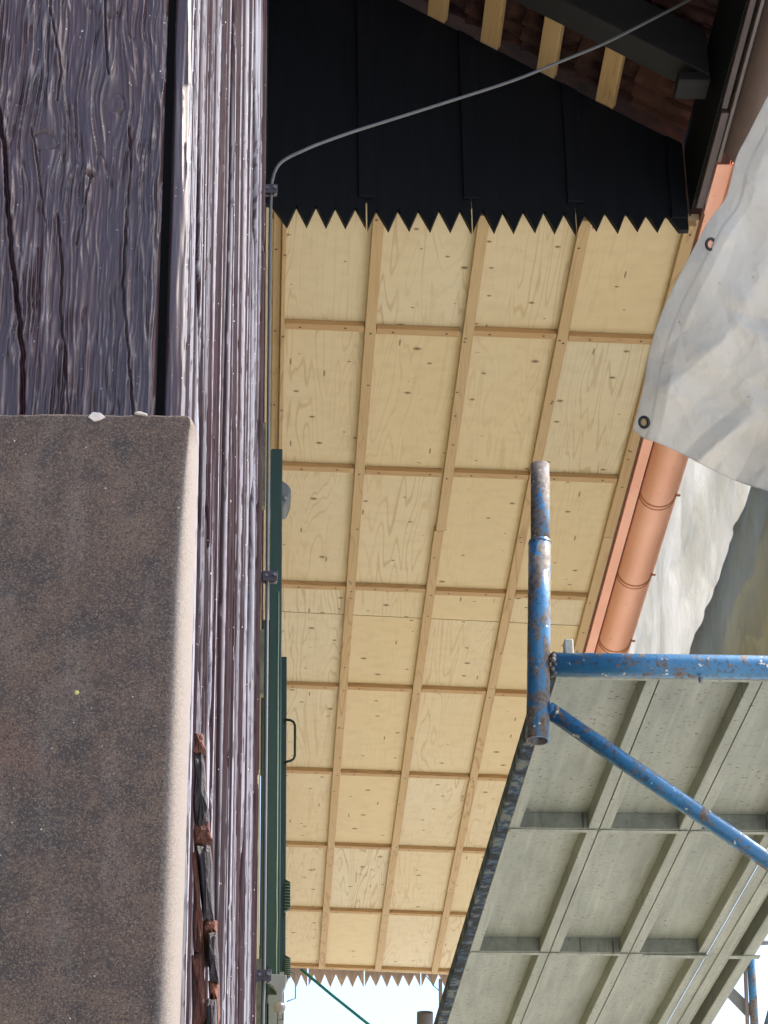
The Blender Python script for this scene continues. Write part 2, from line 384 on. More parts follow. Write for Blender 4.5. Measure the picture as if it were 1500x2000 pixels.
for i in range(4):
    for (a,b) in seams:
        m=M();slope_box(m,xe[i]+.001,xe[i+1]-.001,a+.001,b-.001,0,-.02);m.build('plywood_panel',MPLY,sof)
def nails(m,pts,d,mi=1):
    for (x,y) in pts:
        n=len(m.v);r=.0042
        for k in range(7):
            an=k*2*math.pi/7;m.v.append((x+r*math.cos(an),y+r*math.sin(an),SZ(x)-d-.0008))
        m.f.append(tuple(range(n+6,n-1,-1)));m.m.append(mi);m.sm.append(False)
random.seed(3)
BW=.0315
# long battens, each in lengths with a butt joint
for i,(x,js) in enumerate(zip(XB,[[9.35],[7.63,10.75],[8.9,11.2],[7.62,10.1]])):
    ys=[Y0]+js+[Y1-.06]
    for a,b in zip(ys[:-1],ys[1:]):
        m=M();off=random.uniform(-.0015,.0015)+(.0045 if a==Y0 else -.001)*(i==1)
        slope_box(m,x+off,x+off+BW,a+.0015,b-.0015,.021,.0005)
        pts=[(x+BW/2+random.uniform(-.006,.006),yy+.02) for yy in YB if a<yy<b]+[(x+BW/2+random.uniform(-.008,.008),random.uniform(a,b)) for _ in range(int((b-a)*2.4))]
        nails(m,pts,.021);m.build('long_batten',[MBAT,MNAIL],sof,bevel=.0015)
for x0,x1,d in ((.017,.0385,.012),(.0405,.052,.030)):
    m=M();slope_box(m,x0,x1,Y0,Y1-.06,d,.0005);nails(m,[(x0+.008,y) for y in np.arange(6,12.3,.43)],d);m.build('wall_batten',[MBAT,MNAIL],sof,bevel=.0015)
lx=[.0535]+[x+BW+.002 for x in XB[:3]];rx=[x-.002 for x in XB]
for k,y in enumerate(YB):
    for i in range(4):
        m=M();dy=random.uniform(-.006,.006)
        if k==7:dy=0
        a,b=lx[i],rx[i]
        slope_box(m,a,b,y+dy,y+dy+.031,.0165,.0005,sk=-.02)
        nails(m,[(a+random.uniform(.03,.07),y+dy+.016-.02*a),(b-random.uniform(.03,.07),y+dy+.014-.02*b)],.0165)
        m.build('cross_batten',[MBATX,MNAIL],sof,bevel=.0012)
# ------------------------------------------------------------------ gables with pointed boards
def gtop(x):return 4.295-.625*(x-.949)
def pointed_board(x0,x1,n,y0,y1,ztip,zroot,ztop0,ztop1,mat,parent,flat=0,start=0):
    pts=[];p=(x1-flat-x0-start)/n
    if start:pts.append((x0,zroot))
    else:pts.append((x0,ztip+random.uniform(0,.004)))
    for k in range(n):
        a=x0+start+k*p
        pts.append((a+p*(.46+random.uniform(-.03,.03)),zroot+random.uniform(-.004,.004)));
        z=ztip+random.uniform(-.004,.004);pts.append((a+p+(-.0006 if k==n-1 and not flat else random.uniform(-.002,.002)),z))
    if flat:pts.append((x1,ztip+.003))
    pts+=[(x1,ztop1),(x0,ztop0)]
    m=M();m.prism(pts,y0,y1);return m.build('pointed_board',mat,parent)
gab=thing('gable_cladding','black stained vertical board cladding with a zigzag lower edge over the pale soffit','cladding',(.5,5.75,4))
seX=[-.012,.266,.5505,.832,1.137]
YG=5.745
for i in range(4):
    a,b=seX[i]+.002,seX[i+1]-.002
    if i==0:
        # first board starts at the wall with a rising slope
        pts=[(a,4.6),(a,3.968),(.012,3.962)]
        xs=[.0525,.105,.157,.209,.2635]
        pk=[None,.0775,.130,.182,.236]
        for j,x in enumerate(xs):
            if pk[j]:pts.append((pk[j],3.962+random.uniform(-.004,.004)))
            pts.append((x,3.897+random.uniform(-.003,.003)))
        pts=[(a,gtop(a)),(a,3.966)]+pts[2:]+[(b,gtop(b))]
        m=M();m.prism(pts,YG,YG+.02);m.build('pointed_board',MGABLE,gab)
    else:
        pointed_board(a,b,5,YG+random.uniform(-.002,.002),YG+.02,3.888+.008*(i==3),3.955,gtop(a),gtop(b),MGABLE,gab,flat=.028 if i==3 else 0)
for x,zb in ((.266,3.985),(.5505,3.985),(.832,3.978),(1.112,3.93)):
    m=M();m.hexa([(x-.022,YG-.011,zb),(x+.022,YG-.011,zb),(x+.022,YG-.0005,zb),(x-.022,YG-.0005,zb)]+[(q,y,gtop(q)-.004) for q,y in ((x-.022,YG-.011),(x+.022,YG-.011),(x+.022,YG-.0005),(x-.022,YG-.0005))])
    m.build('cover_batten',MGABLE,gab,bevel=.002)
# backing above the soffit, hidden behind the boards
m=M();m.prism([(.01,4.05),(1.13,4.02),(1.13,gtop(1.13)-.01),(.01,gtop(.01)-.01)],YG+.03,YG+.05);m.build('backing_board',MGABLE,gab)
tr=thing('far_gable_trim','small brown weathered zigzag trim boards against the sky at the far end','trim boards',(.5,12.5,4))
fs=[-.05,.235,.518,.802,1.10]
for i in range(4):
    pointed_board(fs[i]+.003,fs[i+1]-.003,5,12.5,12.52,3.908,3.972,4.12,4.12,MTRIM,tr)
# ------------------------------------------------------------------ roof
roof=thing('tiled_roof','red brown clay tiled roof overhang seen from below with pale new laths','roof',(.5,5.5,4.3))
th=math.atan(.625)
for x in (.926,.766,.612,.466,.316,.166):
    cx,cz=x,gtop(x);ux,uz=math.cos(th),-math.sin(th);nx,nz=math.sin(th),math.cos(th)
    hw=.027
    c=[(cx-hw*ux,cz-hw*uz+.003),(cx+hw*ux,cz+hw*uz+.003)]
    c2=[(a+.026*nx,b+.026*nz) for a,b in c]
    m=M();ya,yb=5.20,YG+.015
    m.hexa([(c[0][0],ya,c[0][1]),(c[1][0],ya,c[1][1]),(c[1][0],yb,c[1][1]),(c[0][0],yb,c[0][1]),
            (c2[0][0],ya,c2[0][1]),(c2[1][0],ya,c2[1][1]),(c2[1][0],yb,c2[1][1]),(c2[0][0],yb,c2[0][1])])
    m.build('roof_lath',MLATH,roof,bevel=.003)
# tiles: undersides with ribs running down the slope
def tile(xc,yc,lw,ly,new=False):  # new picks the tile colour painted as lit
    nu,nv=10,40;P=np.zeros((nu,nv,3))
    s=np.linspace(-lw/2,lw/2,nu);t=np.linspace(-ly/2,ly/2,nv)
    S,T=np.meshgrid(s,t,indexing='ij')
    h=.012*np.cos(T/ly*2*np.pi*3)+.010*(np.abs(T)>ly*.42)+.006*np.sign(np.sin(T/ly*2*np.pi*5+1))*(S>0)
    h=h+(vn(S*60+xc*90,T*60+yc*50)-.5)*.012
    off=.052+h+S*.10
    X=xc+S*math.cos(th)+off*math.sin(th);Z=gtop(xc)-S*math.sin(th)+off*math.cos(th)
    P[...,0]=X;P[...,1]=yc+T;P[...,2]=Z
    grid('roof_tile',P,MTILELIT if new else MTILE,roof,smooth=False,thick=.012)
for a in range(8):
    for b in range(7):
        xc=1.06-a*.15;yc=4.45+b*.20+random.uniform(-.004,.004)
        tile(xc,yc,.19,.192,new=(a==0 and b==6))
# roof body above
m=M();m.hexa([(1.30,4.35,gtop(1.30)+.14),(1.30,12.5,gtop(1.30)+.14),(-2.5,12.5,gtop(-2.5)+.14),(-2.5,4.35,gtop(-2.5)+.14),
  (1.30,4.35,gtop(1.30)+.20),(1.30,12.5,gtop(1.30)+.20),(-2.5,12.5,gtop(-2.5)+.20),(-2.5,4.35,gtop(-2.5)+.20)])
m.build('roof_covering',MTILE,roof)
def rafter(ya,yb,zoff,zt):
    def rz(x):return 4.066-.628*(x-1.087)+zoff
    m=M();x0,x1=-.02,1.125
    m.hexa([(x0,ya,rz(x0)),(x1,ya,rz(x1)),(x1,yb,rz(x1)),(x0,yb,rz(x0)),(x0,ya,rz(x0)+zt),(x1,ya,rz(x1)+zt),(x1,yb,rz(x1)+zt),(x0,yb,rz(x0)+zt)])
    return m
rafter(5.255,5.35,0,.14).build('verge_rafter',simple('grey_black_rafter',(.015,.015,.018),.7,0,.3,8,.2,(.8,8,8)),roof,bevel=.003)
rafter(4.72,4.80,.02,.13).build('verge_rafter',MGABLE,roof,bevel=.003)
m=M();m.box(1.045,1.128,5.262,5.345,4.03,4.058);m.build('rafter_end_block',simple('dark_end_grain',(.011,.010,.011),.8),roof,bevel=.004)
# ------------------------------------------------------------------ fascia and gutters
fa=thing('old_fascia','dark brown painted old fascia boards above the cut end of the brown gutter','fascia',(1.16,5,3.95))
m=M();m.box(1.150,1.171,5.275,5.70,3.936,4.17);m.build('fascia_board',MFASC,fa,bevel=.002)
m=M();m.box(1.148,1.164,4.2,5.262,3.940,4.19);m.build('fascia_board',MFASC,fa,bevel=.002)
m=M();m.box(1.1715,1.181,4.2,5.48,3.930,4.16);m.build('fascia_cover_strip',simple('grey_brown_strip',(.17,.14,.14),.5,0,.3,20,.3,(1,.5,1)),fa,bevel=.002)
m=M();m.box(1.1440,1.1475,4.2,5.768,3.958,4.20);m.build('fascia_shade_board',MGABLE,fa)  # added black board, paints the shade on the fascia's inner face
def halfround(xc,r,zb,ya,yb,mat,parent,name,n=20,bead=True):
    zc=zb+r;a=np.linspace(math.pi,2*math.pi,n);ys=np.linspace(ya,yb,int((yb-ya)/.1)+2)
    P=np.zeros((len(ys),n,3));P[...,0]=xc+r*np.cos(a);P[...,2]=zc+r*np.sin(a);P[...,1]=ys[:,None]
    return grid(name,P,mat,parent,thick=.002)
og=thing('old_gutter','old brown painted half-round gutter ending at the copper one','gutter',(1.27,5,3.95))
halfround(1.254,.074,3.885,4.2,5.44,MOLDG,og,'gutter_trough')
m=M();m.tube([(1.329,4.2,3.958),(1.329,5.44,3.958)],.008);m.build('rolled_lip',MOLDG,og)
cf=thing('copper_fascia_strip','flat shiny new copper flashing strip along the soffit edge','flashing',(1.2,6,3.95))
m=M();m.box(1.176,1.208,5.712,12.49,3.928,3.931);m.box(1.1725,1.236,5.485,5.711,3.9265,3.929);m.build('flat_flange',MCOP,cf)
m=M();m.box(1.176,1.1785,5.712,12.49,3.9315,3.958);m.box(1.2055,1.208,5.40,12.49,3.9315,4.06);m.build('upstand',MCOP,cf)
cg=thing('copper_gutter','new shiny copper half-round gutter with seam rings below the tarpaulin','gutter',(1.31,6,3.95))
halfround(1.270,.056,3.878,5.40,12.49,MCOP,cg,'gutter_trough')
m=M();m.tube([(1.328,5.40,3.937),(1.328,12.49,3.937)],.009);m.build('rolled_lip',MCOP,cg)
MCOPD=simple('darker_copper_ring',(.58,.27,.17),.45,.4,.3,30,.1)
for yy in (5.80,6.62,7.30,7.88,8.42,9.2,10.0,10.8,11.6):
    m=M();pts=[(1.270+.0575*math.cos(t),yy,3.934+.0575*math.sin(t)) for t in np.linspace(math.pi+.05,2*math.pi-.05,22)]
    m.tube(pts,.0030,8);pts=[(x,y+.022,z) for x,y,z in pts];m.tube(pts,.0022,8)
    m.build('seam_ring',MCOPD,cg)
    m=M();m.tube([(1.330,yy+.01,3.925),(1.344,yy+.01,3.925)],.004,8);m.build('bracket_stub',MCOPD,cg)
# ------------------------------------------------------------------ house wall
hw=thing('house_wall','house side wall in yellow plaster seen edge-on behind the brown post','wall',(-.1,6,0))
m=M();m.box(-.30,-.010,5.0,12.49,-3.19,3.999);m.build('plaster_face',MPLAS,hw)
m=M();m.box(-.30,-.010,1.62,4.998,-3.19,5.0);m.build('dark_boarding',MGABLE,hw)
m=M();m.box(-.30,-.003,5.0,5.743,4.0005,4.9);m.build('dark_boarding',MGABLE,hw)
for z0,z1 in ((2.65,2.86),(2.2,2.35),(1.45,1.62)):
    m=M();m.box(-.0095,.0005,5.0,5.02,z0,z1);m.build('plaster_patch',simple('lichen_plaster',(.20,.20,.12),.9,0,.5,40,.6),hw)
# ------------------------------------------------------------------ shutters
def shutter(name,label,x0,x1,y,yl,z0,z1):
    t=thing(name,label,'shutter',(x0,y,z0),'green window shutters')
    m=M();m.box(x0,x1,y,y+.065,z0,z1);m.build('stile',MGREEN,t,bevel=.002)
    m=M();m.box(x0,x1,y+yl-.065,y+yl,z0,z1);m.build('stile',MGREEN,t,bevel=.002)
    m=M();m.box(x0+.004,x1-.004,y+.066,y+yl-.066,z1-.09,z1-.001);m.build('rail',MGREEN,t)
    m=M();m.box(x0+.004,x1-.004,y+.066,y+yl-.066,z0+.001,z0+.09);m.build('rail',MGREEN,t)
    m=M();zz=z0+.1
    while zz<z1-.12:
        m.hexa([(x0+.005,y+.066,zz),(x0+.009,y+.066,zz-.004),(x0+.009,y+yl-.066,zz-.004),(x0+.005,y+yl-.066,zz),
                (x1-.009,y+.066,zz+.03),(x1-.005,y+.066,zz+.026),(x1-.005,y+yl-.066,zz+.026),(x1-.009,y+yl-.066,zz+.03)]);zz+=.045
    m.build('slats',MGREEN,t)
    return t
sA=shutter('window_shutter','nearer and wider green shutter edge just behind the cable clip',.0135,.0405,5.37,.5,1.66,3.0)
m=M();m.box(.0125,.0165,5.3655,5.3695,1.72,2.99);m.build('edge_bead',MGREEN,sA)
m=M();m.tube([(.0335+random.uniform(-.0006,.0006),5.3670,z) for z in np.linspace(1.70,2.62,16)],.0011,6);m.build('edge_highlight_line',simple('pale_green_highlight',(.24,.34,.26),.5,0,.3,60,.1),sA)  # thin pale line painting the highlight along the shutter edge
m=M();m.box(-.004,.0125,5.372,5.40,1.35,2.55);m.build('hinge_stile',MGREEN,sA,bevel=.002)
sB=shutter('window_shutter','farther green shutter edge carrying the U-shaped pull handle',.043,.0645,6.56,.5,2.09,3.0)
m=M();hz0,hz1=2.683,2.802;m.tube([(.058,6.552,hz1+.004),(.075,6.55,hz1+.001),(.083,6.55,hz1-.004),(.0875,6.55,hz1-.014),(.0875,6.55,hz0+.014),(.083,6.55,hz0+.004),(.075,6.55,hz0-.001),(.058,6.552,hz0-.004)],.0036,10);m.build('pull_handle',MIRON,sB)
for (u,v0,v1) in ((561,1718,1785),(561,1866,1918)):
    a=onY(u-6,v0,6.54);b=onY(u-6,v1,6.54);w_=.0165
    m=M();m.hexa([(a[0],6.53,b[2]+.004),(a[0]+w_,6.53,b[2]+.012),(a[0]+w_,6.545,b[2]+.012),(a[0],6.545,b[2]+.004),(a[0],6.53,a[2]),(a[0]+w_,6.53,a[2]-.010),(a[0]+w_,6.545,a[2]-.010),(a[0],6.545,a[2])])
    o=m.build('louvre_hinge',MIRON,sB,bevel=.001)
    m=M()
    for k in range(9):
        z=b[2]+.014+(a[2]-b[2]-.028)*k/8;m.tube([(a[0]+.002,6.528,z),(a[0]+w_-.001,6.528,z-.001)],.0017,6)
    q=m.build('hinge_coil',MGREENL,o);q.location=(0,0,0)
# pull wire at bottom
a0,a1,a2,a3=[onY(u,v,6.5) for u,v in ((566,1897),(577,1903),(577,1950),(560,1956))]
t=thing('wire_hook','thin bent blue-grey wire hook below the farther green shutter','hook',tuple(a1))
m=M();m.tube([a0,a1,a2,a3],.0018,8);m.build('bent_wire',simple('blue_grey_wire',(.16,.27,.36),.5,.3),t)
# shutter holder with ball
b0=onY(545,1925,5.33)
t=thing('shutter_holder','grey shutter holder with a ball knob at the foot of the green shutter','holder',tuple(b0))
q=[onY(u,v,5.33) for u,v in ((526,1903),(560,1905),(558,1925),(552,1938),(552,1960),(541,1960),(541,1938),(534,1928),(526,1922))]
m=M();m.prism([(p[0],p[2]) for p in reversed(q)],5.325,5.345);m.build('arm_plate',MGREYM,t,bevel=.002)
c=onY(546,1968,5.325);m=M();m.ball(tuple(c),.0128);m.build('ball_knob',MBRASS,t)
# grey box on wall
t=thing('wall_fitting','grey rounded fitting poking out behind the nearer green shutter','wall fitting',tuple(onY(560,970,5.9)))
q=[onY(u,v,5.9) for u,v in ((520,945),(552,945),(563,953),(569,963),(567,975),(561,991),(556,996),(548,994),(520,1005))]
m=M();m.prism([(p[0],p[2]) for p in reversed(q)],5.88,5.96);m.build('body',MGREYM,t,bevel=.006)
m=M();p=onY(556,972,5.875);m.ball(tuple(p),.006);m.build('screw',MGREYM,t)
# ------------------------------------------------------------------ lightning conductor
cable=[onY(u,v,4.9) for u,v in ((510,2400),(513,2000),(515.5,1900),(519,1500),(523,1000),(527,500),(530,372),(533,348),(538,332),(548,318),(566,306),(590,295))]
for u,v,y in ((620,282,4.92),(690,257,4.95),(760,235,4.97),(880,197,5.0),(1000,158,5.03),(1090,122,5.06),(1180,85,5.09),(1265,42,5.11),(1345,0,5.13),(1470,-70,5.13)):cable.append(onY(u,v,y))
# smooth
def catmull(P,n=6):
    P=[Vector(p) for p in P];o=[]
    for i in range(len(P)-1):
        p0,p1,p2,p3=P[max(i-1,0)],P[i],P[i+1],P[min(i+2,len(P)-1)]
        for k in range(n):
            t=k/n;o.append(.5*((2*p1)+(p2-p0)*t+(2*p0-5*p1+4*p2-p3)*t*t+(3*p1-p0-3*p2+p3)*t**3))
    o.append(P[-1]);return o
m=M();m.tube(catmull(cable),.0040,10);tag(m.build('lightning_conductor',MZINC),'grey metal conductor wire rising along the wall and curving across the dark gable','wire')
for (u,v,lab) in ((528,371,'brown metal cable clip where the grey wire bends, above the zigzag boards'),(527,1127,'brown metal cable clip holding the wire beside the nearer green shutter'),(514,1906,'brown metal cable clip near the ball knob of the shutter holder')):
    c=onY(u,v,4.9);t=thing('cable_clip',lab,'cable clip',tuple(c),'clips of the conductor wire')
    x,y,z=c
    m=M();m.box(x-.016,x+.0165,y-.009,y-.006,z-.013,z+.011);m.build('clip_plate',MCLAMP,t,bevel=.0015)
    m=M();m.box(x-.024,x+.0145,y+.004,y+.014,z-.010,z+.014);m.build('clip_base',MCLAMP,t,bevel=.0015)
    m=M();m.tube([(x+.0105,y-.0092,z+.001),(x+.0105,y-.0135,z+.001)],.0042,6);m.tube([(x-.007,y-.0092,z),(x-.007,y-.011,z)],.003,10);m.tube([(x+.012,y-.004,z-.016),(x+.012,y-.004,z-.010)],.004,6);m.build('bolt',MGREYM,t)
# ------------------------------------------------------------------ timber post
post=thing('timber_post','heavy dark brown painted timber post with cracked grain at the left','post',(-.1,1.25,.3))
def axis(a,b,fa,fb,fine,coarse):
    z=list(np.arange(a,fa,coarse))+list(np.arange(fa,fb,fine))+list(np.arange(fb,b,coarse));return np.array(z)
def dist_poly(X,Z,pts):
    best=np.full(X.shape,9.)
    for (x0,z0),(x1,z1) in zip(pts[:-1],pts[1:]):
        dx,dz=x1-x0,z1-z0;t=np.clip(((X-x0)*dx+(Z-z0)*dz)/(dx*dx+dz*dz),0,1)
        best=np.minimum(best,np.hypot(X-x0-t*dx,Z-z0-t*dz))
    return best
def P2(u,v):
    p=onY(u,v,1.2);return p[0],p[2]
def front(x0,x1,name,step,seed,knots,cracks):
    xs=np.arange(x0,x1+1e-6,step);zs=axis(-3.19,1.5,.30,1.06,.0009,.03)
    X,Z=np.meshgrid(xs,zs)
    W=X.copy()
    for (kx,kz,a,sx,sz) in knots:
        d=X-kx;W=W-d*a*np.exp(-(d/sx)**2-((Z-kz)/sz)**2)
    W=W+.0022*(vn(Z*14+seed,X*8)-.5)+.0012*(vn(Z*60+seed,X*60)-.5)
    n1=vn(W*430+seed,Z*17);n2=vn(W*900+seed*3,Z*42+9);n3=vn(W*150+seed,Z*9+50)
    r1=1-np.abs(2*n1-1);r2=1-np.abs(2*n2-1)
    amp=.35+.9*vn(X*45+seed,Z*13)
    h=(.0020*r1**3.2*(.45+1.1*vn(W*300,Z*48+3))+.0011*r2**2.6*(.3+1.4*vn(W*500,Z*90)))*amp+.00035*vn(W*1500,Z*120)+.0012*n3
    # occasional sharp raised ridges and fine checks
    g1=vn(W*200+31+seed,Z*11+7);h-=.0011*np.exp(-((g1-.5)/.022)**2)*(vn(X*30,Z*10+3)>.42)
    for (kx,kz,a,sx,sz) in knots:
        rr=np.hypot((X-kx)/1.0,(Z-kz)/1.15)
        rr=rr*(1+.45*(vn(X*170+kx*900,Z*170)-.5));h=np.where(rr<.0055,.0007+.0008*vn(X*500,Z*380),h);h-=.0013*np.exp(-((rr-.0058)/.0006)**2)*(vn(X*120,Z*120+5)>.38)
    for pts,wd,dp in cracks:
        d=dist_poly(X+.0008*(vn(Z*150,X*0+3)-.5),Z,pts);h-=dp*np.exp(-(d/wd)**2);h+=.0007*np.exp(-((d-wd*2.2)/(wd*1.2))**2)
    e=np.minimum(X-x0,x1-X);h-=.004*np.exp(-(e/.0012))
    sheen=np.clip((h-np.percentile(h,72))*650,0,1)*.38*vn(X*120,Z*25)  # highlights painted on the ridge tops by height
    peel=np.zeros_like(X)
    P=np.stack([X,1.2-h,Z],-1)
    return grid(name,P,MWF,post,attr={'sheen':sheen,'peel':peel},flip=False)
k1=P2(222,203);k2=P2(88,278)
cr=[([P2(*q) for q in ((-6,200),(8,290),(18,430),(25,520),(38,610),(44,700),(44,900))],.0009,.005),
    ([P2(*q) for q in ((112,420),(122,520),(118,600),(128,700),(134,860))],.0005,.0022),
    ([P2(*q) for q in ((252,250),(256,330),(246,450),(240,560),(250,680),(262,840))],.0005,.0022),
    ([P2(*q) for q in ((205,-20),(208,90),(212,150))],.0005,.0022),
    ([P2(*q) for q in ((150,480),(166,400),(178,350))],.0004,.0014),
    ([P2(*q) for q in ((60,250),(75,330),(88,440))],.0004,.0014),
    ([P2(*q) for q in ((100,20),(120,140),(112,200))],.0005,.0016),
    ([P2(*q) for q in ((172,343),(178,347))],.0014,.003)]
xg=onY(317,400,1.2)[0];xg2=onY(332,400,1.2)[0]
front(-.20,xg,'face_board',.00045,3,[(k1[0],k1[1],.75,.016,.03),(k2[0],k2[1],.7,.014,.026)],cr)
# narrow strip of the corner plank + its receding side, one continuous sheet
A=np.array([-.0445,1.2]);B=np.array([-.0030,1.46]);dv=B-A;L=np.hypot(*dv);nv=np.array([dv[1],-dv[0]])/L
ns=520;s=np.linspace(0,1,ns)
zs=axis(-3.19,1.5,.28,1.08,.0026,.03)
S_,Z_=np.meshgrid(s,zs)
def u2s(u,v):
    r=ray(u,v);k=(A[0]*dv[1]-A[1]*dv[0])/(r[0]*dv[1]-r[1]*dv[0]);p=r*k
    return (p[0]-A[0])/dv[0],p[2]
W=S_*L+.006*(vn(Z_*3.1,S_*2)-.5)+.0010*(vn(Z_*12,S_*5+2)-.5)+.0002*(vn(Z_*60,S_*9)-.5)
n1=vn(W*95+3,Z_*.9);n2=vn(W*260+11,Z_*1.6);n3=vn(W*620+5,Z_*3)
h=.0036*n1**1.2+.0028*n2+.0009*n3+.00015*vn(S_*400,Z_*160)
groove=np.zeros_like(h)
for pts,wd,dp in (([(463,-20),(456,150),(452,400),(443,840),(436,1200),(430,1600),(424,2050)],.0042,.012),
                  ([(500,-20),(499,500),(497,840),(487,1200),(480,1480),(468,1900)],.0028,.010),
                  ([(396,-20),(393,400),(390,900),(392,1400)],.0020,.006),
                  ([(418,-20),(412,300),(408,800),(412,1300),(408,2000)],.0012,.005),
                  ([(478,-20),(474,400),(466,1000),(455,1500),(448,2000)],.0010,.005)):
    zz=[];ss=[]
    for u,v in pts:
        a,b=u2s(u,v);ss.append(a);zz.append(b)
    o=np.argsort(zz);sc_=np.interp(Z_[:,0],np.array(zz)[o],np.array(ss)[o])[:,None]
    d=(S_-sc_)*L+.0012*(vn(Z_*40,S_*0)-.5);gg=np.exp(-(np.abs(d)/wd)**3);h-=dp*gg;groove+=gg
h-=.0046
st=.5*vn(W*210+9,Z_*1.0)+.5*vn(W*640+60,Z_*2.2)
sheen=np.clip((st-.52)*15,0,1)*(.35+.65*vn(W*60+2,Z_*1.5))*np.clip((h-np.percentile(h,22))*700,0,1)*(1-np.clip(groove,0,1))  # pale gloss streaks painted along the ridges, kept out of the grooves
sheen*=1-.7*(vn(S_*620+3*vn(S_*90,Z_*40),Z_*95)>.74)
h-=.0010*(vn(S_*260,Z_*70+9)>.83)
sheen=np.clip(sheen,0,1)
pz0=u2s(375,180)[1];pz1=u2s(375,330)[1]
peel=np.zeros_like(h)
PX=A[0]+S_*dv[0]+h*nv[0];PY=A[1]+S_*dv[1]+h*nv[1]
side=np.stack([PX,PY,Z_],-1)
xf=np.arange(xg2,-.0447,.00045);XF,ZF=np.meshgrid(xf,zs)
# small rounding into the corner
Wf=XF+.002*(vn(ZF*12,XF*8)-.5)
nf=vn(Wf*420+77,ZF*9);hf=.0011*(1-np.abs(2*nf-1))**2+.0012*vn(Wf*160,ZF*6+4)+.0005*vn(Wf*900,ZF*60)
ef=np.clip((XF-(-.0447-.004))/.004,0,1);hf-=.0020*ef**2;hf-=.004*np.exp(-(XF-xg2)/.001)
peelf=((XF>onY(358,250,1.2)[0]+.0012*(vn(ZF*260,XF*0)-.5))&(XF<onY(379,250,1.2)[0])&(ZF<pz0+.001*vn(XF*900,ZF*0))&(ZF>pz1+.012*(XF<onY(366,250,1.2)[0])+.001*vn(XF*900,ZF*0))).astype(float)
hf-=.0006*peelf
sheenf=np.clip((hf-np.percentile(hf,60))*500,0,1)*.30+.10*ef**3  # painted highlights on ridges and towards the corner
front2=np.stack([XF,1.2-hf,ZF],-1)
grid('corner_plank_side',side,MWS,post,attr={'sheen':sheen,'peel':peel})
grid('corner_plank_face',front2,MWF,post,attr={'sheen':np.clip(sheenf,0,1),'peel':peelf})
m=M();m.box(-.21,-.0500,1.215,1.46,-3.19,1.49);m.build('post_core',MGAP,post)
m=M();m.prism([(-.30,-3.19),(-.2015,-3.19),(-.2015,1.49),(-.30,1.49)],1.198,1.46);m.build('face_board',MWF,post)
# broken splinters and exposed wood at the lower corner
def rock(name,quads,y0,y1,mat,parent,seed=0):
    rr=random.Random(seed);pp=[onY(u,v,y0) for u,v in quads]
    cx=sum(p[0] for p in pp)/len(pp);cz=sum(p[2] for p in pp)/len(pp)
    ring=[];pts=[]
    for i in range(len(pp)):
        a=pp[i];b=pp[(i+1)%len(pp)]
        for k in range(4):
            t=k/4;q=a*(1-t)+b*t;ring.append((q[0]+rr.uniform(-.0004,.0004),q[2]+rr.uniform(-.0006,.0006)))
    m=M();n=len(ring)
    layers=[(y0+.0,1.0-.22),(y0+.002,1.0),(y1,1.0)]
    for y,sq in layers:
        for x,z in ring:m.v.append((cx+(x-cx)*sq+rr.uniform(-.0002,.0002),y+rr.uniform(-.0006,.0006),cz+(z-cz)*sq))
    for l in range(2):
        for i in range(n):
            j=(i+1)%n;m.f.append((l*n+i,l*n+j,(l+1)*n+j,(l+1)*n+i));m.m.append(0);m.sm.append(False)
    m.v.append((cx,y0-.001,cz));c=len(m.v)-1
    for i in range(n):m.f.append((c,(i+1)%n,i));m.m.append(0);m.sm.append(False)
    return m.build(name,mat,parent)
MDK=simple('dark_split_wood',(.050,.036,.042),.45,0,.5,50,.9,(6,6,.5),.5)
for i,(q,mat) in enumerate([
  ([(378,1428),(395,1430),(400,1462),(380,1466)],MBRK),
  ([(378,1466),(397,1470),(404,1540),(408,1598),(392,1612),(378,1600)],MDK),
  ([(378,1604),(409,1602),(413,1638),(380,1645)],MBRK),
  ([(385,1650),(412,1648),(416,1790),(398,1792)],MDK),
  ([(376,1660),(383,1660),(396,1800),(392,1860),(376,1850)],MBRK),
  ([(396,1796),(422,1796),(423,1815),(398,1818)],MBRK),
  ([(406,1820),(424,1818),(428,1915),(410,1912)],MDK),
  ([(374,1862),(397,1850),(404,1990),(376,2012)],MBRK),
  ([(408,1915),(427,1918),(425,1945),(410,1940)],MBRK),
  ([(404,1950),(422,1948),(426,2080),(404,2080)],MDK)]):
    rock('splinter' if mat is MDK else 'broken_wood_piece',q,1.176+.002*(i%3),1.235,mat,post,i)
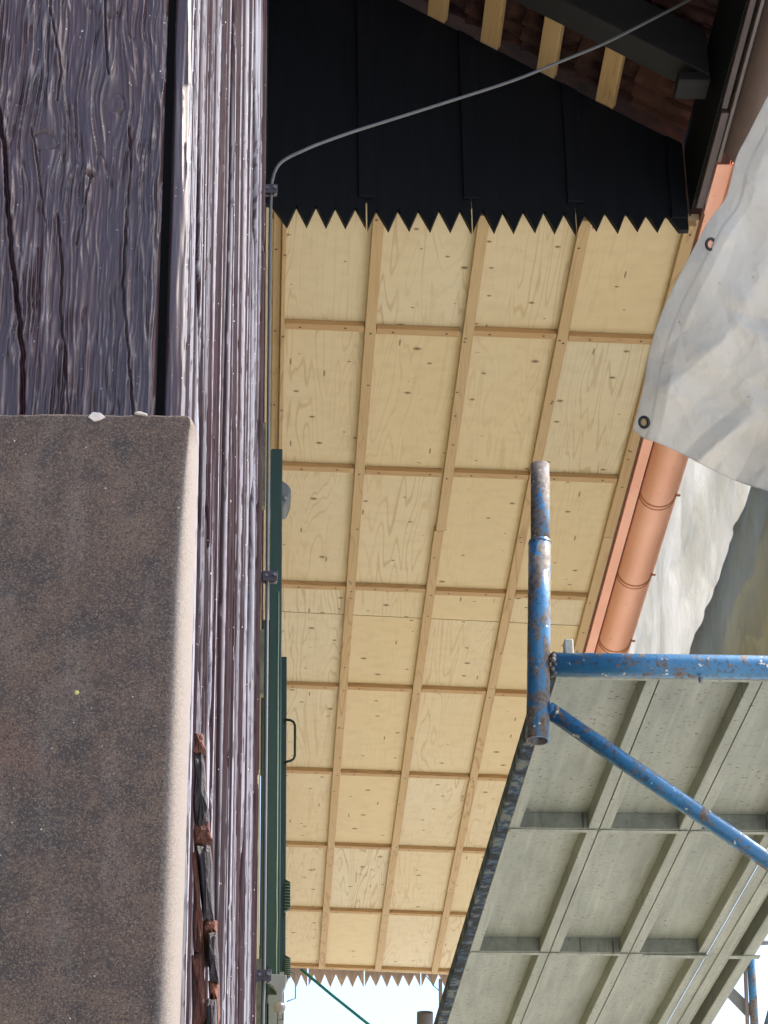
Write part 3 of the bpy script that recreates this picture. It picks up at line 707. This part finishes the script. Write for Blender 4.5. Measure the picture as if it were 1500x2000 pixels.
# ------------------------------------------------------------------ stone slab
YS=1.12
zt=onY(100,806,YS)[2];xr=onY(383,900,YS)[0]
slab=thing('stone_slab','brown grey speckled stone slab with rounded pale right edge in front of the post','stone slab',(-.1,YS,0))
nx,nz=260,420
zs2=np.concatenate([np.linspace(-.55,.32,40)[:-1],np.linspace(.32,zt,nz)])
rad=.0022+.0056*np.clip((zt-zs2)/.09,0,1)**.5+.0008*np.clip((zt-zs2)/.32,0,1)
rows=[];ed=[]
for z,r in zip(zs2,rad):
    zz=zt-z;cr_=.0058
    xr2=xr+.0*z
    pull=cr_-math.sqrt(max(0,cr_**2-(cr_-min(zz,cr_))**2)) if zz<cr_ else 0
    shift=.0026*np.clip(zz/.32,0,1)
    xe_=xr2-pull-shift
    fl=np.linspace(-.30,xe_-r,nx)
    an=np.linspace(0,math.pi/2,26)[1:]
    depth=.022
    xx=np.concatenate([fl,xe_-r+r*np.sin(an),[xe_]]);yy=np.concatenate([np.full(nx,YS),YS+depth*.8*(1-np.cos(an)),[YS+.035]])
    e=np.concatenate([np.clip((fl-(xe_-r)+.0030)/.004,0,1)*.5*np.clip(zz/.02,0,1),(.5+.5*np.sin(an))*np.clip(zz/.02+.15,0,1),[1.]])
    tp=.0022;yy=yy+max(0,tp-zz)**2/tp*1.2
    rows.append(np.stack([xx,yy,np.full_like(xx,z+.0006*(float(vn(z*30,0))-.5))],-1));ed.append(e)
P=np.stack(rows);E_=np.stack(ed)
# uneven top edge
topw=np.clip(1-(zt-P[...,2])/.004,0,1);P[...,2]+=topw*(.0009*(vn(P[...,0]*180,P[...,0]*0)-.5)-.0006*(P[...,0]<onY(40,800,YS)[0]))
# thin band of top face
T=P[-1:].copy();T[...,1]=YS+.035
grid('slab_face',np.concatenate([P,T]),MSLAB,slab,attr={'edge':np.concatenate([E_,E_[-1:]])})
m=M();m.box(-.30,xr-.0065,YS+.0345,YS+.0355,-.55,zt-.002);m.build('slab_back',MSLAB,slab)
for q in ([(172,814),(180,805),(196,806),(206,815),(196,820),(184,823)],[(262,806),(272,803),(288,808),(286,811)]):
    pp=[onY(u,v,YS-.0005) for u,v in q];m=M();m.prism([(p[0],p[2]) for p in reversed(pp)],YS-.0008,YS+.004);m.build('edge_chip',MCHIP,slab,bevel=.0004)
for (u,v) in ((150,1352),):
    p=onY(u,v,YS-.0003);m=M();m.ball((p[0],YS+.0004,p[2]),.0012);m.build('yellow_fleck',simple('yellow_fleck_paint',(.50,.46,.16),.7),slab)
# ------------------------------------------------------------------ tarpaulin
def bez(P,n):
    P=[Vector((p[0],p[1],0)) for p in P];q=catmull(P,12);L=[0]
    for a,b in zip(q[:-1],q[1:]):L.append(L[-1]+(b-a).length)
    L=np.array(L)/L[-1];t=np.linspace(0,1,n)
    return np.stack([np.interp(t,L,[a.x for a in q]),np.interp(t,L,[a.y for a in q])],-1)
tp=thing('tarpaulin','crumpled grey tarpaulin corner with two eyelets hanging over the copper gutter','tarpaulin',tuple(atD(1400,700,4.1)))
left=bez([(1590,20),(1500,188),(1462,262),(1438,310),(1418,385),(1385,432),(1345,505),(1310,572),(1285,632),(1268,690),(1258,748),(1246,805),(1236,838)],260)
bot=bez([(1236,838),(1258,856),(1282,864),(1334,888),(1400,922),(1450,944),(1500,959),(1600,990),(1760,1030)],240)
H_,W_=len(left),len(bot)
I,J=np.meshgrid(np.linspace(1,0,H_)[::1],np.linspace(0,1,W_),indexing='ij')   # row 0 top ... row end bottom
Lf=left;BT=bot
U=Lf[:,None,0]+(BT[None,:,0]-BT[0,0]);Vv=Lf[:,None,1]+(BT[None,:,1]-BT[0,1])*np.linspace(.35,1,H_)[:,None]
# wrinkles in metres along view depth
a=U/100;b=Vv/100
def fold(x,y,k,ph):
    t=x*math.cos(ph)+y*math.sin(ph);s_=-x*math.sin(ph)+y*math.cos(ph)
    n=vn(t*k+20+1.2*vn(s_*.6,t*.4),s_*k*.28+40);return 1-np.abs(2*n-1)
dep=.030*vn(a*.30+3,b*.30+8)
rr=random.Random(21)
for k in range(40):
    px,py=rr.uniform(12.6,17.5),rr.uniform(1,10);ph=rr.choice([.45,.5,.6,1.9,2.1,2.5,1.3])+rr.uniform(-.15,.15)
    d=(a-px)*math.sin(ph)-(b-py)*math.cos(ph);al=(a-px)*math.cos(ph)+(b-py)*math.sin(ph)
    d=d+.10*(vn(al*1.3+k,al*0)-.5)
    L_=rr.uniform(.5,1.6);wv=rr.uniform(.25,.6)
    dep=dep+rr.choice([1,1,-1])*rr.uniform(.004,.012)*np.maximum(0,1-np.abs(d)/wv)*np.exp(-(al/L_)**4)
dep=dep*1.6+.0015*vn(a*7,b*7)
dl=np.minimum(np.arange(W_)[None,:]*2.3,999)*np.ones((H_,1));dbm=(np.arange(H_)[::-1][:,None]*3.4)*np.ones((1,W_))
# hems: doubled strip at the left
hem=np.clip((34-dl)/4,0,1);dep=dep*np.clip(.25+dl/70,0,1)-.004*hem+.07*np.clip(1-dl/400,0,1)
D=4.35-dep-.15*np.clip((U-1236)/400,0,1)
rays=AF[None,None,:]+((U-750)/F)[...,None]*AR-((Vv-1000)/F)[...,None]*AU
Pt=rays*D[...,None]
to=grid('tarpaulin_sheet',Pt,MTARP,tp,thick=.002)
for (u,v,rot) in ((1383,477,.3),(1259,826,-.3)):
    j=np.hypot(U-u,Vv-v);k=np.unravel_index(np.argmin(j),j.shape);c=Vector(Pt[k]);
    n=-Vector(AF);n=(n+Vector(AR)*rot).normalized();c=c+n*.010
    e=n.cross(Vector((0,0,1))).normalized();g2=n.cross(e)
    m=M();m.tube([c+(e*math.cos(t)*.0075+g2*math.sin(t)*.0088) for t in np.linspace(0,2*math.pi,25)],.0026,8,caps=False)
    ey=m.build('eyelet',MBRONZE,tp)
    m=M();nn=len(m.v)
    for t in np.linspace(0,2*math.pi,17)[:-1]:m.v.append(tuple(c-n*.0005+e*math.cos(t)*.0055+g2*math.sin(t)*.0065))
    m.f.append(tuple(range(16)));m.m.append(0);m.sm.append(False)
    hole=m.build('eyelet_opening',MCOP if u>1300 else MBAT,ey);hole.location=(0,0,0)
# ------------------------------------------------------------------ far sheeting
def sheet(name,label,poly_y,z0f,z1,x,mat,seed,amp=.05):
    ys=np.linspace(poly_y[0],poly_y[1],260);t=np.linspace(0,1,150)
    YY,TT=np.meshgrid(ys,t);z0=z0f(YY);ZZ=z0+(z1-z0)*TT
    fx=amp*(1-np.abs(2*vn((YY+.35*ZZ)*3.0+seed,ZZ*.5)-1))**2+amp*.5*vn((YY+.5*ZZ)*9+seed,ZZ*1.6)+.010*fold(YY*4,ZZ*4,1.4,.5)**3+amp*1.2*vn(YY*.8,ZZ*.3+seed)+.010*fold(YY*5+3,ZZ*5,.8,1.35)**4+.005*fold(YY*8,ZZ*8+3,1.2,1.2)**5
    o=grid(name,np.stack([x-fx,YY,ZZ],-1),mat,None,thick=.002);tag(o,label,'sheeting');return o
sheet('scaffold_sheeting','wrinkled white translucent sheeting hanging behind the copper gutter',(6.2,14.5),lambda y:4.10+0*y,6.8,1.86,MSHEET,5,.03)
sheet('scaffold_sheeting','added olive grey strip for the shadow on the sheeting at the right above the blue rail',(5.6,12.5),lambda y:3.20+0*y,4.20,1.70,MSHEET2,15,.014)  # extra sheet added in place of the shadow on the white sheeting
# ------------------------------------------------------------------ blue scaffold frame
MWEDGE=simple('pale_wedge_metal',(.42,.42,.38),.6,.1,.3,60,.2)
fr=thing('tube_scaffold','chipped blue tubular scaffold frame with open upright and brace','scaffold frame',(.53,4.53,1.9))
top=Vector(onY(1055,908,4.53));mid=Vector(onY(1054,1060,4.53));low=Vector(onY(1050.5,1447,4.53));mid2=Vector(onY(1053,1180,4.53))
m=M();m.tube([mid-Vector((0,0,.03)),top],.0190,28,inner=.0165);m.build('spigot',MRUST,fr)
m=M();m.tube([low,mid2,mid],[.0225,.0222,.0222],32,inner=.0195);o=m.build('upright',MBLUE2,fr)
m=M();m.tube([mid-Vector((0,0,.002)),mid+Vector((0,0,.004))],[.0232,.0215],28,caps=False);m.build('collar',MBLUE2,fr)
ra=Vector(onY(1078,1298,4.53));rb=Vector(onY(1500,1304,4.53));dr=(rb-ra)
m=M();m.tube([ra,ra+dr*.5,ra+dr*2.6],.0236,28);m.build('cross_rail',MBLUE,fr)
ba=Vector(onY(1080,1392,4.53));bb=Vector(onY(1500,1682,4.53))
m=M();m.tube([ba,(ba+bb)/2,ba+(bb-ba)*2],.0165,24);m.build('diagonal_brace',MBLUE,fr)
def weld(c,r,seed):
    rr=random.Random(seed);m=M()
    for k in range(16):
        an=k/16*2*math.pi;m.ball((c[0]+rr.uniform(-.003,.003),c[1]+r*math.cos(an),c[2]+r*math.sin(an)),rr.uniform(.0035,.006),8,6)
    return m
weld(ra+Vector((.002,0,0)),.0215,1).build('weld',MRUST,fr);weld(ba+Vector((.004,0,-.002)),.0145,2).build('weld',MRUST,fr)
ba2=ba+(ba-bb).normalized()*.012
m=M();m.tube([ba2,ba+(bb-ba)*.02],.0162,24);m.build('brace_foot',MBLUE,fr)
p=onY(1110,1272,4.53)
m=M();m.box(p[0]-.009,p[0]+.009,p[1]-.016,p[1]+.012,p[2]-.018,p[2]+.020);m.build('locking_wedge',MWEDGE,fr,bevel=.003)
p=onY(1367,1331,4.53);m=M();m.tube([(p[0],p[1]-.01,p[2]+.004),(p[0],p[1]-.01,p[2]-.008)],.0045,8);m.build('bolt',MGREYM,fr)
# ------------------------------------------------------------------ scaffold deck
DZ=2.052;DA=R(1.45)
def dk(x,y,z):   # deck local coordinates (origin on the near left corner)
    X0,Yo=.566,4.560
    return (X0+x*math.cos(DA)-y*math.sin(DA),Yo+x*math.sin(DA)+y*math.cos(DA),z)
def dbox(m,x0,x1,y0,y1,z0,z1,mi=None):
    m.hexa([dk(x0,y0,z0),dk(x1,y0,z0),dk(x1,y1,z0),dk(x0,y1,z0),dk(x0,y0,z1),dk(x1,y0,z1),dk(x1,y1,z1),dk(x0,y1,z1)],mi)
deck=thing('scaffold_deck','grey metal scaffold deck seen from below with ribs and blue-stained left edge','scaffold deck',dk(0,0,DZ))
LN=3.6
PX_=[.004,.2085,.4135,.614,]
for i in range(3):
    x0=PX_[i]+.001;x1=PX_[i+1]-.001
    m=M();f=.024;dpt=.037
    # C-profile: left flange, left web, deck sheet, right web, right flange
    dbox(m,x0,x0+f,0,LN,DZ,DZ+.003);dbox(m,x0+f-.003,x0+f,0,LN,DZ+.0032,DZ+dpt)
    dbox(m,x1-f,x1,0,LN,DZ,DZ+.003);dbox(m,x1-f,x1-f+.003,0,LN,DZ+.0032,DZ+dpt)
    m.build('plank_frame',MDECK,deck,bevel=.001)
    m=M();dbox(m,x0,x1,0,LN,DZ+dpt+.0003,DZ+dpt+.003);m.build('plank_sheet',MDECK,deck)
    # folded stiffener along the sheet
    for yy in (.835,1.71,2.60,3.45,.0):
        m=M();dbox(m,x0+f+.0005,x1-f-.0005,yy,yy+.003,DZ-.0002,DZ+dpt);dbox(m,x0+.002,x1-.002,yy+.0032,yy+.020,DZ-.0030,DZ-.0004)
        m.build('cross_rib',MDECK,deck,bevel=.0008)
m=M();dbox(m,-.022,-.0195,-.005,LN,DZ-.004,DZ+.032);dbox(m,-.0193,.0035,-.005,LN,DZ-.004,DZ-.0008);m.build('left_edge_beam',MSTR,deck,bevel=.001)
m=M();dbox(m,.6115,.640,0,LN,DZ-.006,DZ-.003);dbox(m,.6385,.668,0,LN,DZ-.010,DZ-.007);dbox(m,.6645,.668,0,LN,DZ-.0068,DZ+.05);dbox(m,.669,.73,0,LN,DZ+.045,DZ+.05);dbox(m,.705,.708,0,LN,DZ-.004,DZ+.0445);dbox(m,.7085,.735,0,LN,DZ-.004,DZ-.001);m.build('right_edge_beam',MDECK,deck,bevel=.001)
m=M();m.tube([dk(.668,0.0,DZ-.011),dk(.668,LN,DZ-.011)],.0012,6);m.build('edge_wire',simple('bright_edge',(.42,.41,.38),.5,0,.1),deck)
m=M();dbox(m,.0,.74,-.012,-.002,DZ-.012,DZ-.002);m.build('hook_rail',MDECK,deck,bevel=.002)
m=M();dbox(m,.45,.75,1.712,1.735,DZ-.0065,DZ-.0035);m.build('end_cleat',MDECK,deck)
# ------------------------------------------------------------------ far scaffold pieces
fb=thing('far_scaffold_frame','blue-grey upright with diagonal flat bar below the far right deck edge','scaffold frame',tuple(atD(1475,1850,8)))
def seg(u0,v0,u1,v1,D,r,name,mat,par,n=12):
    m=M();m.tube([atD(u0,v0,D),atD(u1,v1,D)],r,n);return m.build(name,mat,par)
seg(1465,1842,1478,2080,8,.013,'upright',MBLUE2,fb);seg(1420,1846,1540,1838,8.02,.008,'cross_rail',MGREYM,fb)
seg(1487,2040,1530,1880,8.05,.009,'brace',MBLUE2,fb)
c=[atD(u,v,8.03) for u,v in ((1378,1902),(1390,1888),(1470,1965),(1462,1990))];c2=[q+np.array([0,.006,0]) for q in c]
m=M();m.hexa([c[0],c[3],c2[3],c2[0],c[1],c[2],c2[2],c2[1]]);m.build('flat_bar',MGREYM,fb,bevel=.001)
m=M();m.tube([atD(1454,1850,8),atD(1462,2060,8)],.006,8);m.build('side_bar',simple('red_grey_bar',(.22,.18,.17),.6),fb)
m=M();m.tube([atD(830,1977,9),atD(829,2120,9)],.0285,24,inner=.025);tag(m.build('scaffold_tube',simple('grey_scaffold_tube',(.22,.20,.20),.5,.3)),'grey open tube end sticking up into the white sky at the bottom','tube')
m=M();m.tube([atD(860,1912,12),atD(862,2100,12)],.0085,8);tag(m.build('thin_pole',simple('grey_thin_pole',(.42,.38,.38),.6)),'thin grey upright pole beside the deck edge in the bottom sky gap','pole')
m=M();m.tube([atD(588,1893,10.9),atD(650,1945,10.8),atD(725,2005,10.6),atD(800,2065,10.4)],.0062,8);tag(m.build('teal_rope',MROPE),'thin teal rope slanting across the bright sky under the far trim','rope')
m=M();m.tube(catmull([atD(832,1906,11),atD(842,1918,11),atD(850,1928,11),atD(858,1935,11)]),.002,6);m.tube(catmull([atD(866,1944,11),atD(872,1952,11)],4),.002,6);tag(m.build('loose_wire',MROPE),'short loose blue wire dangling beside the thin grey pole','wire')
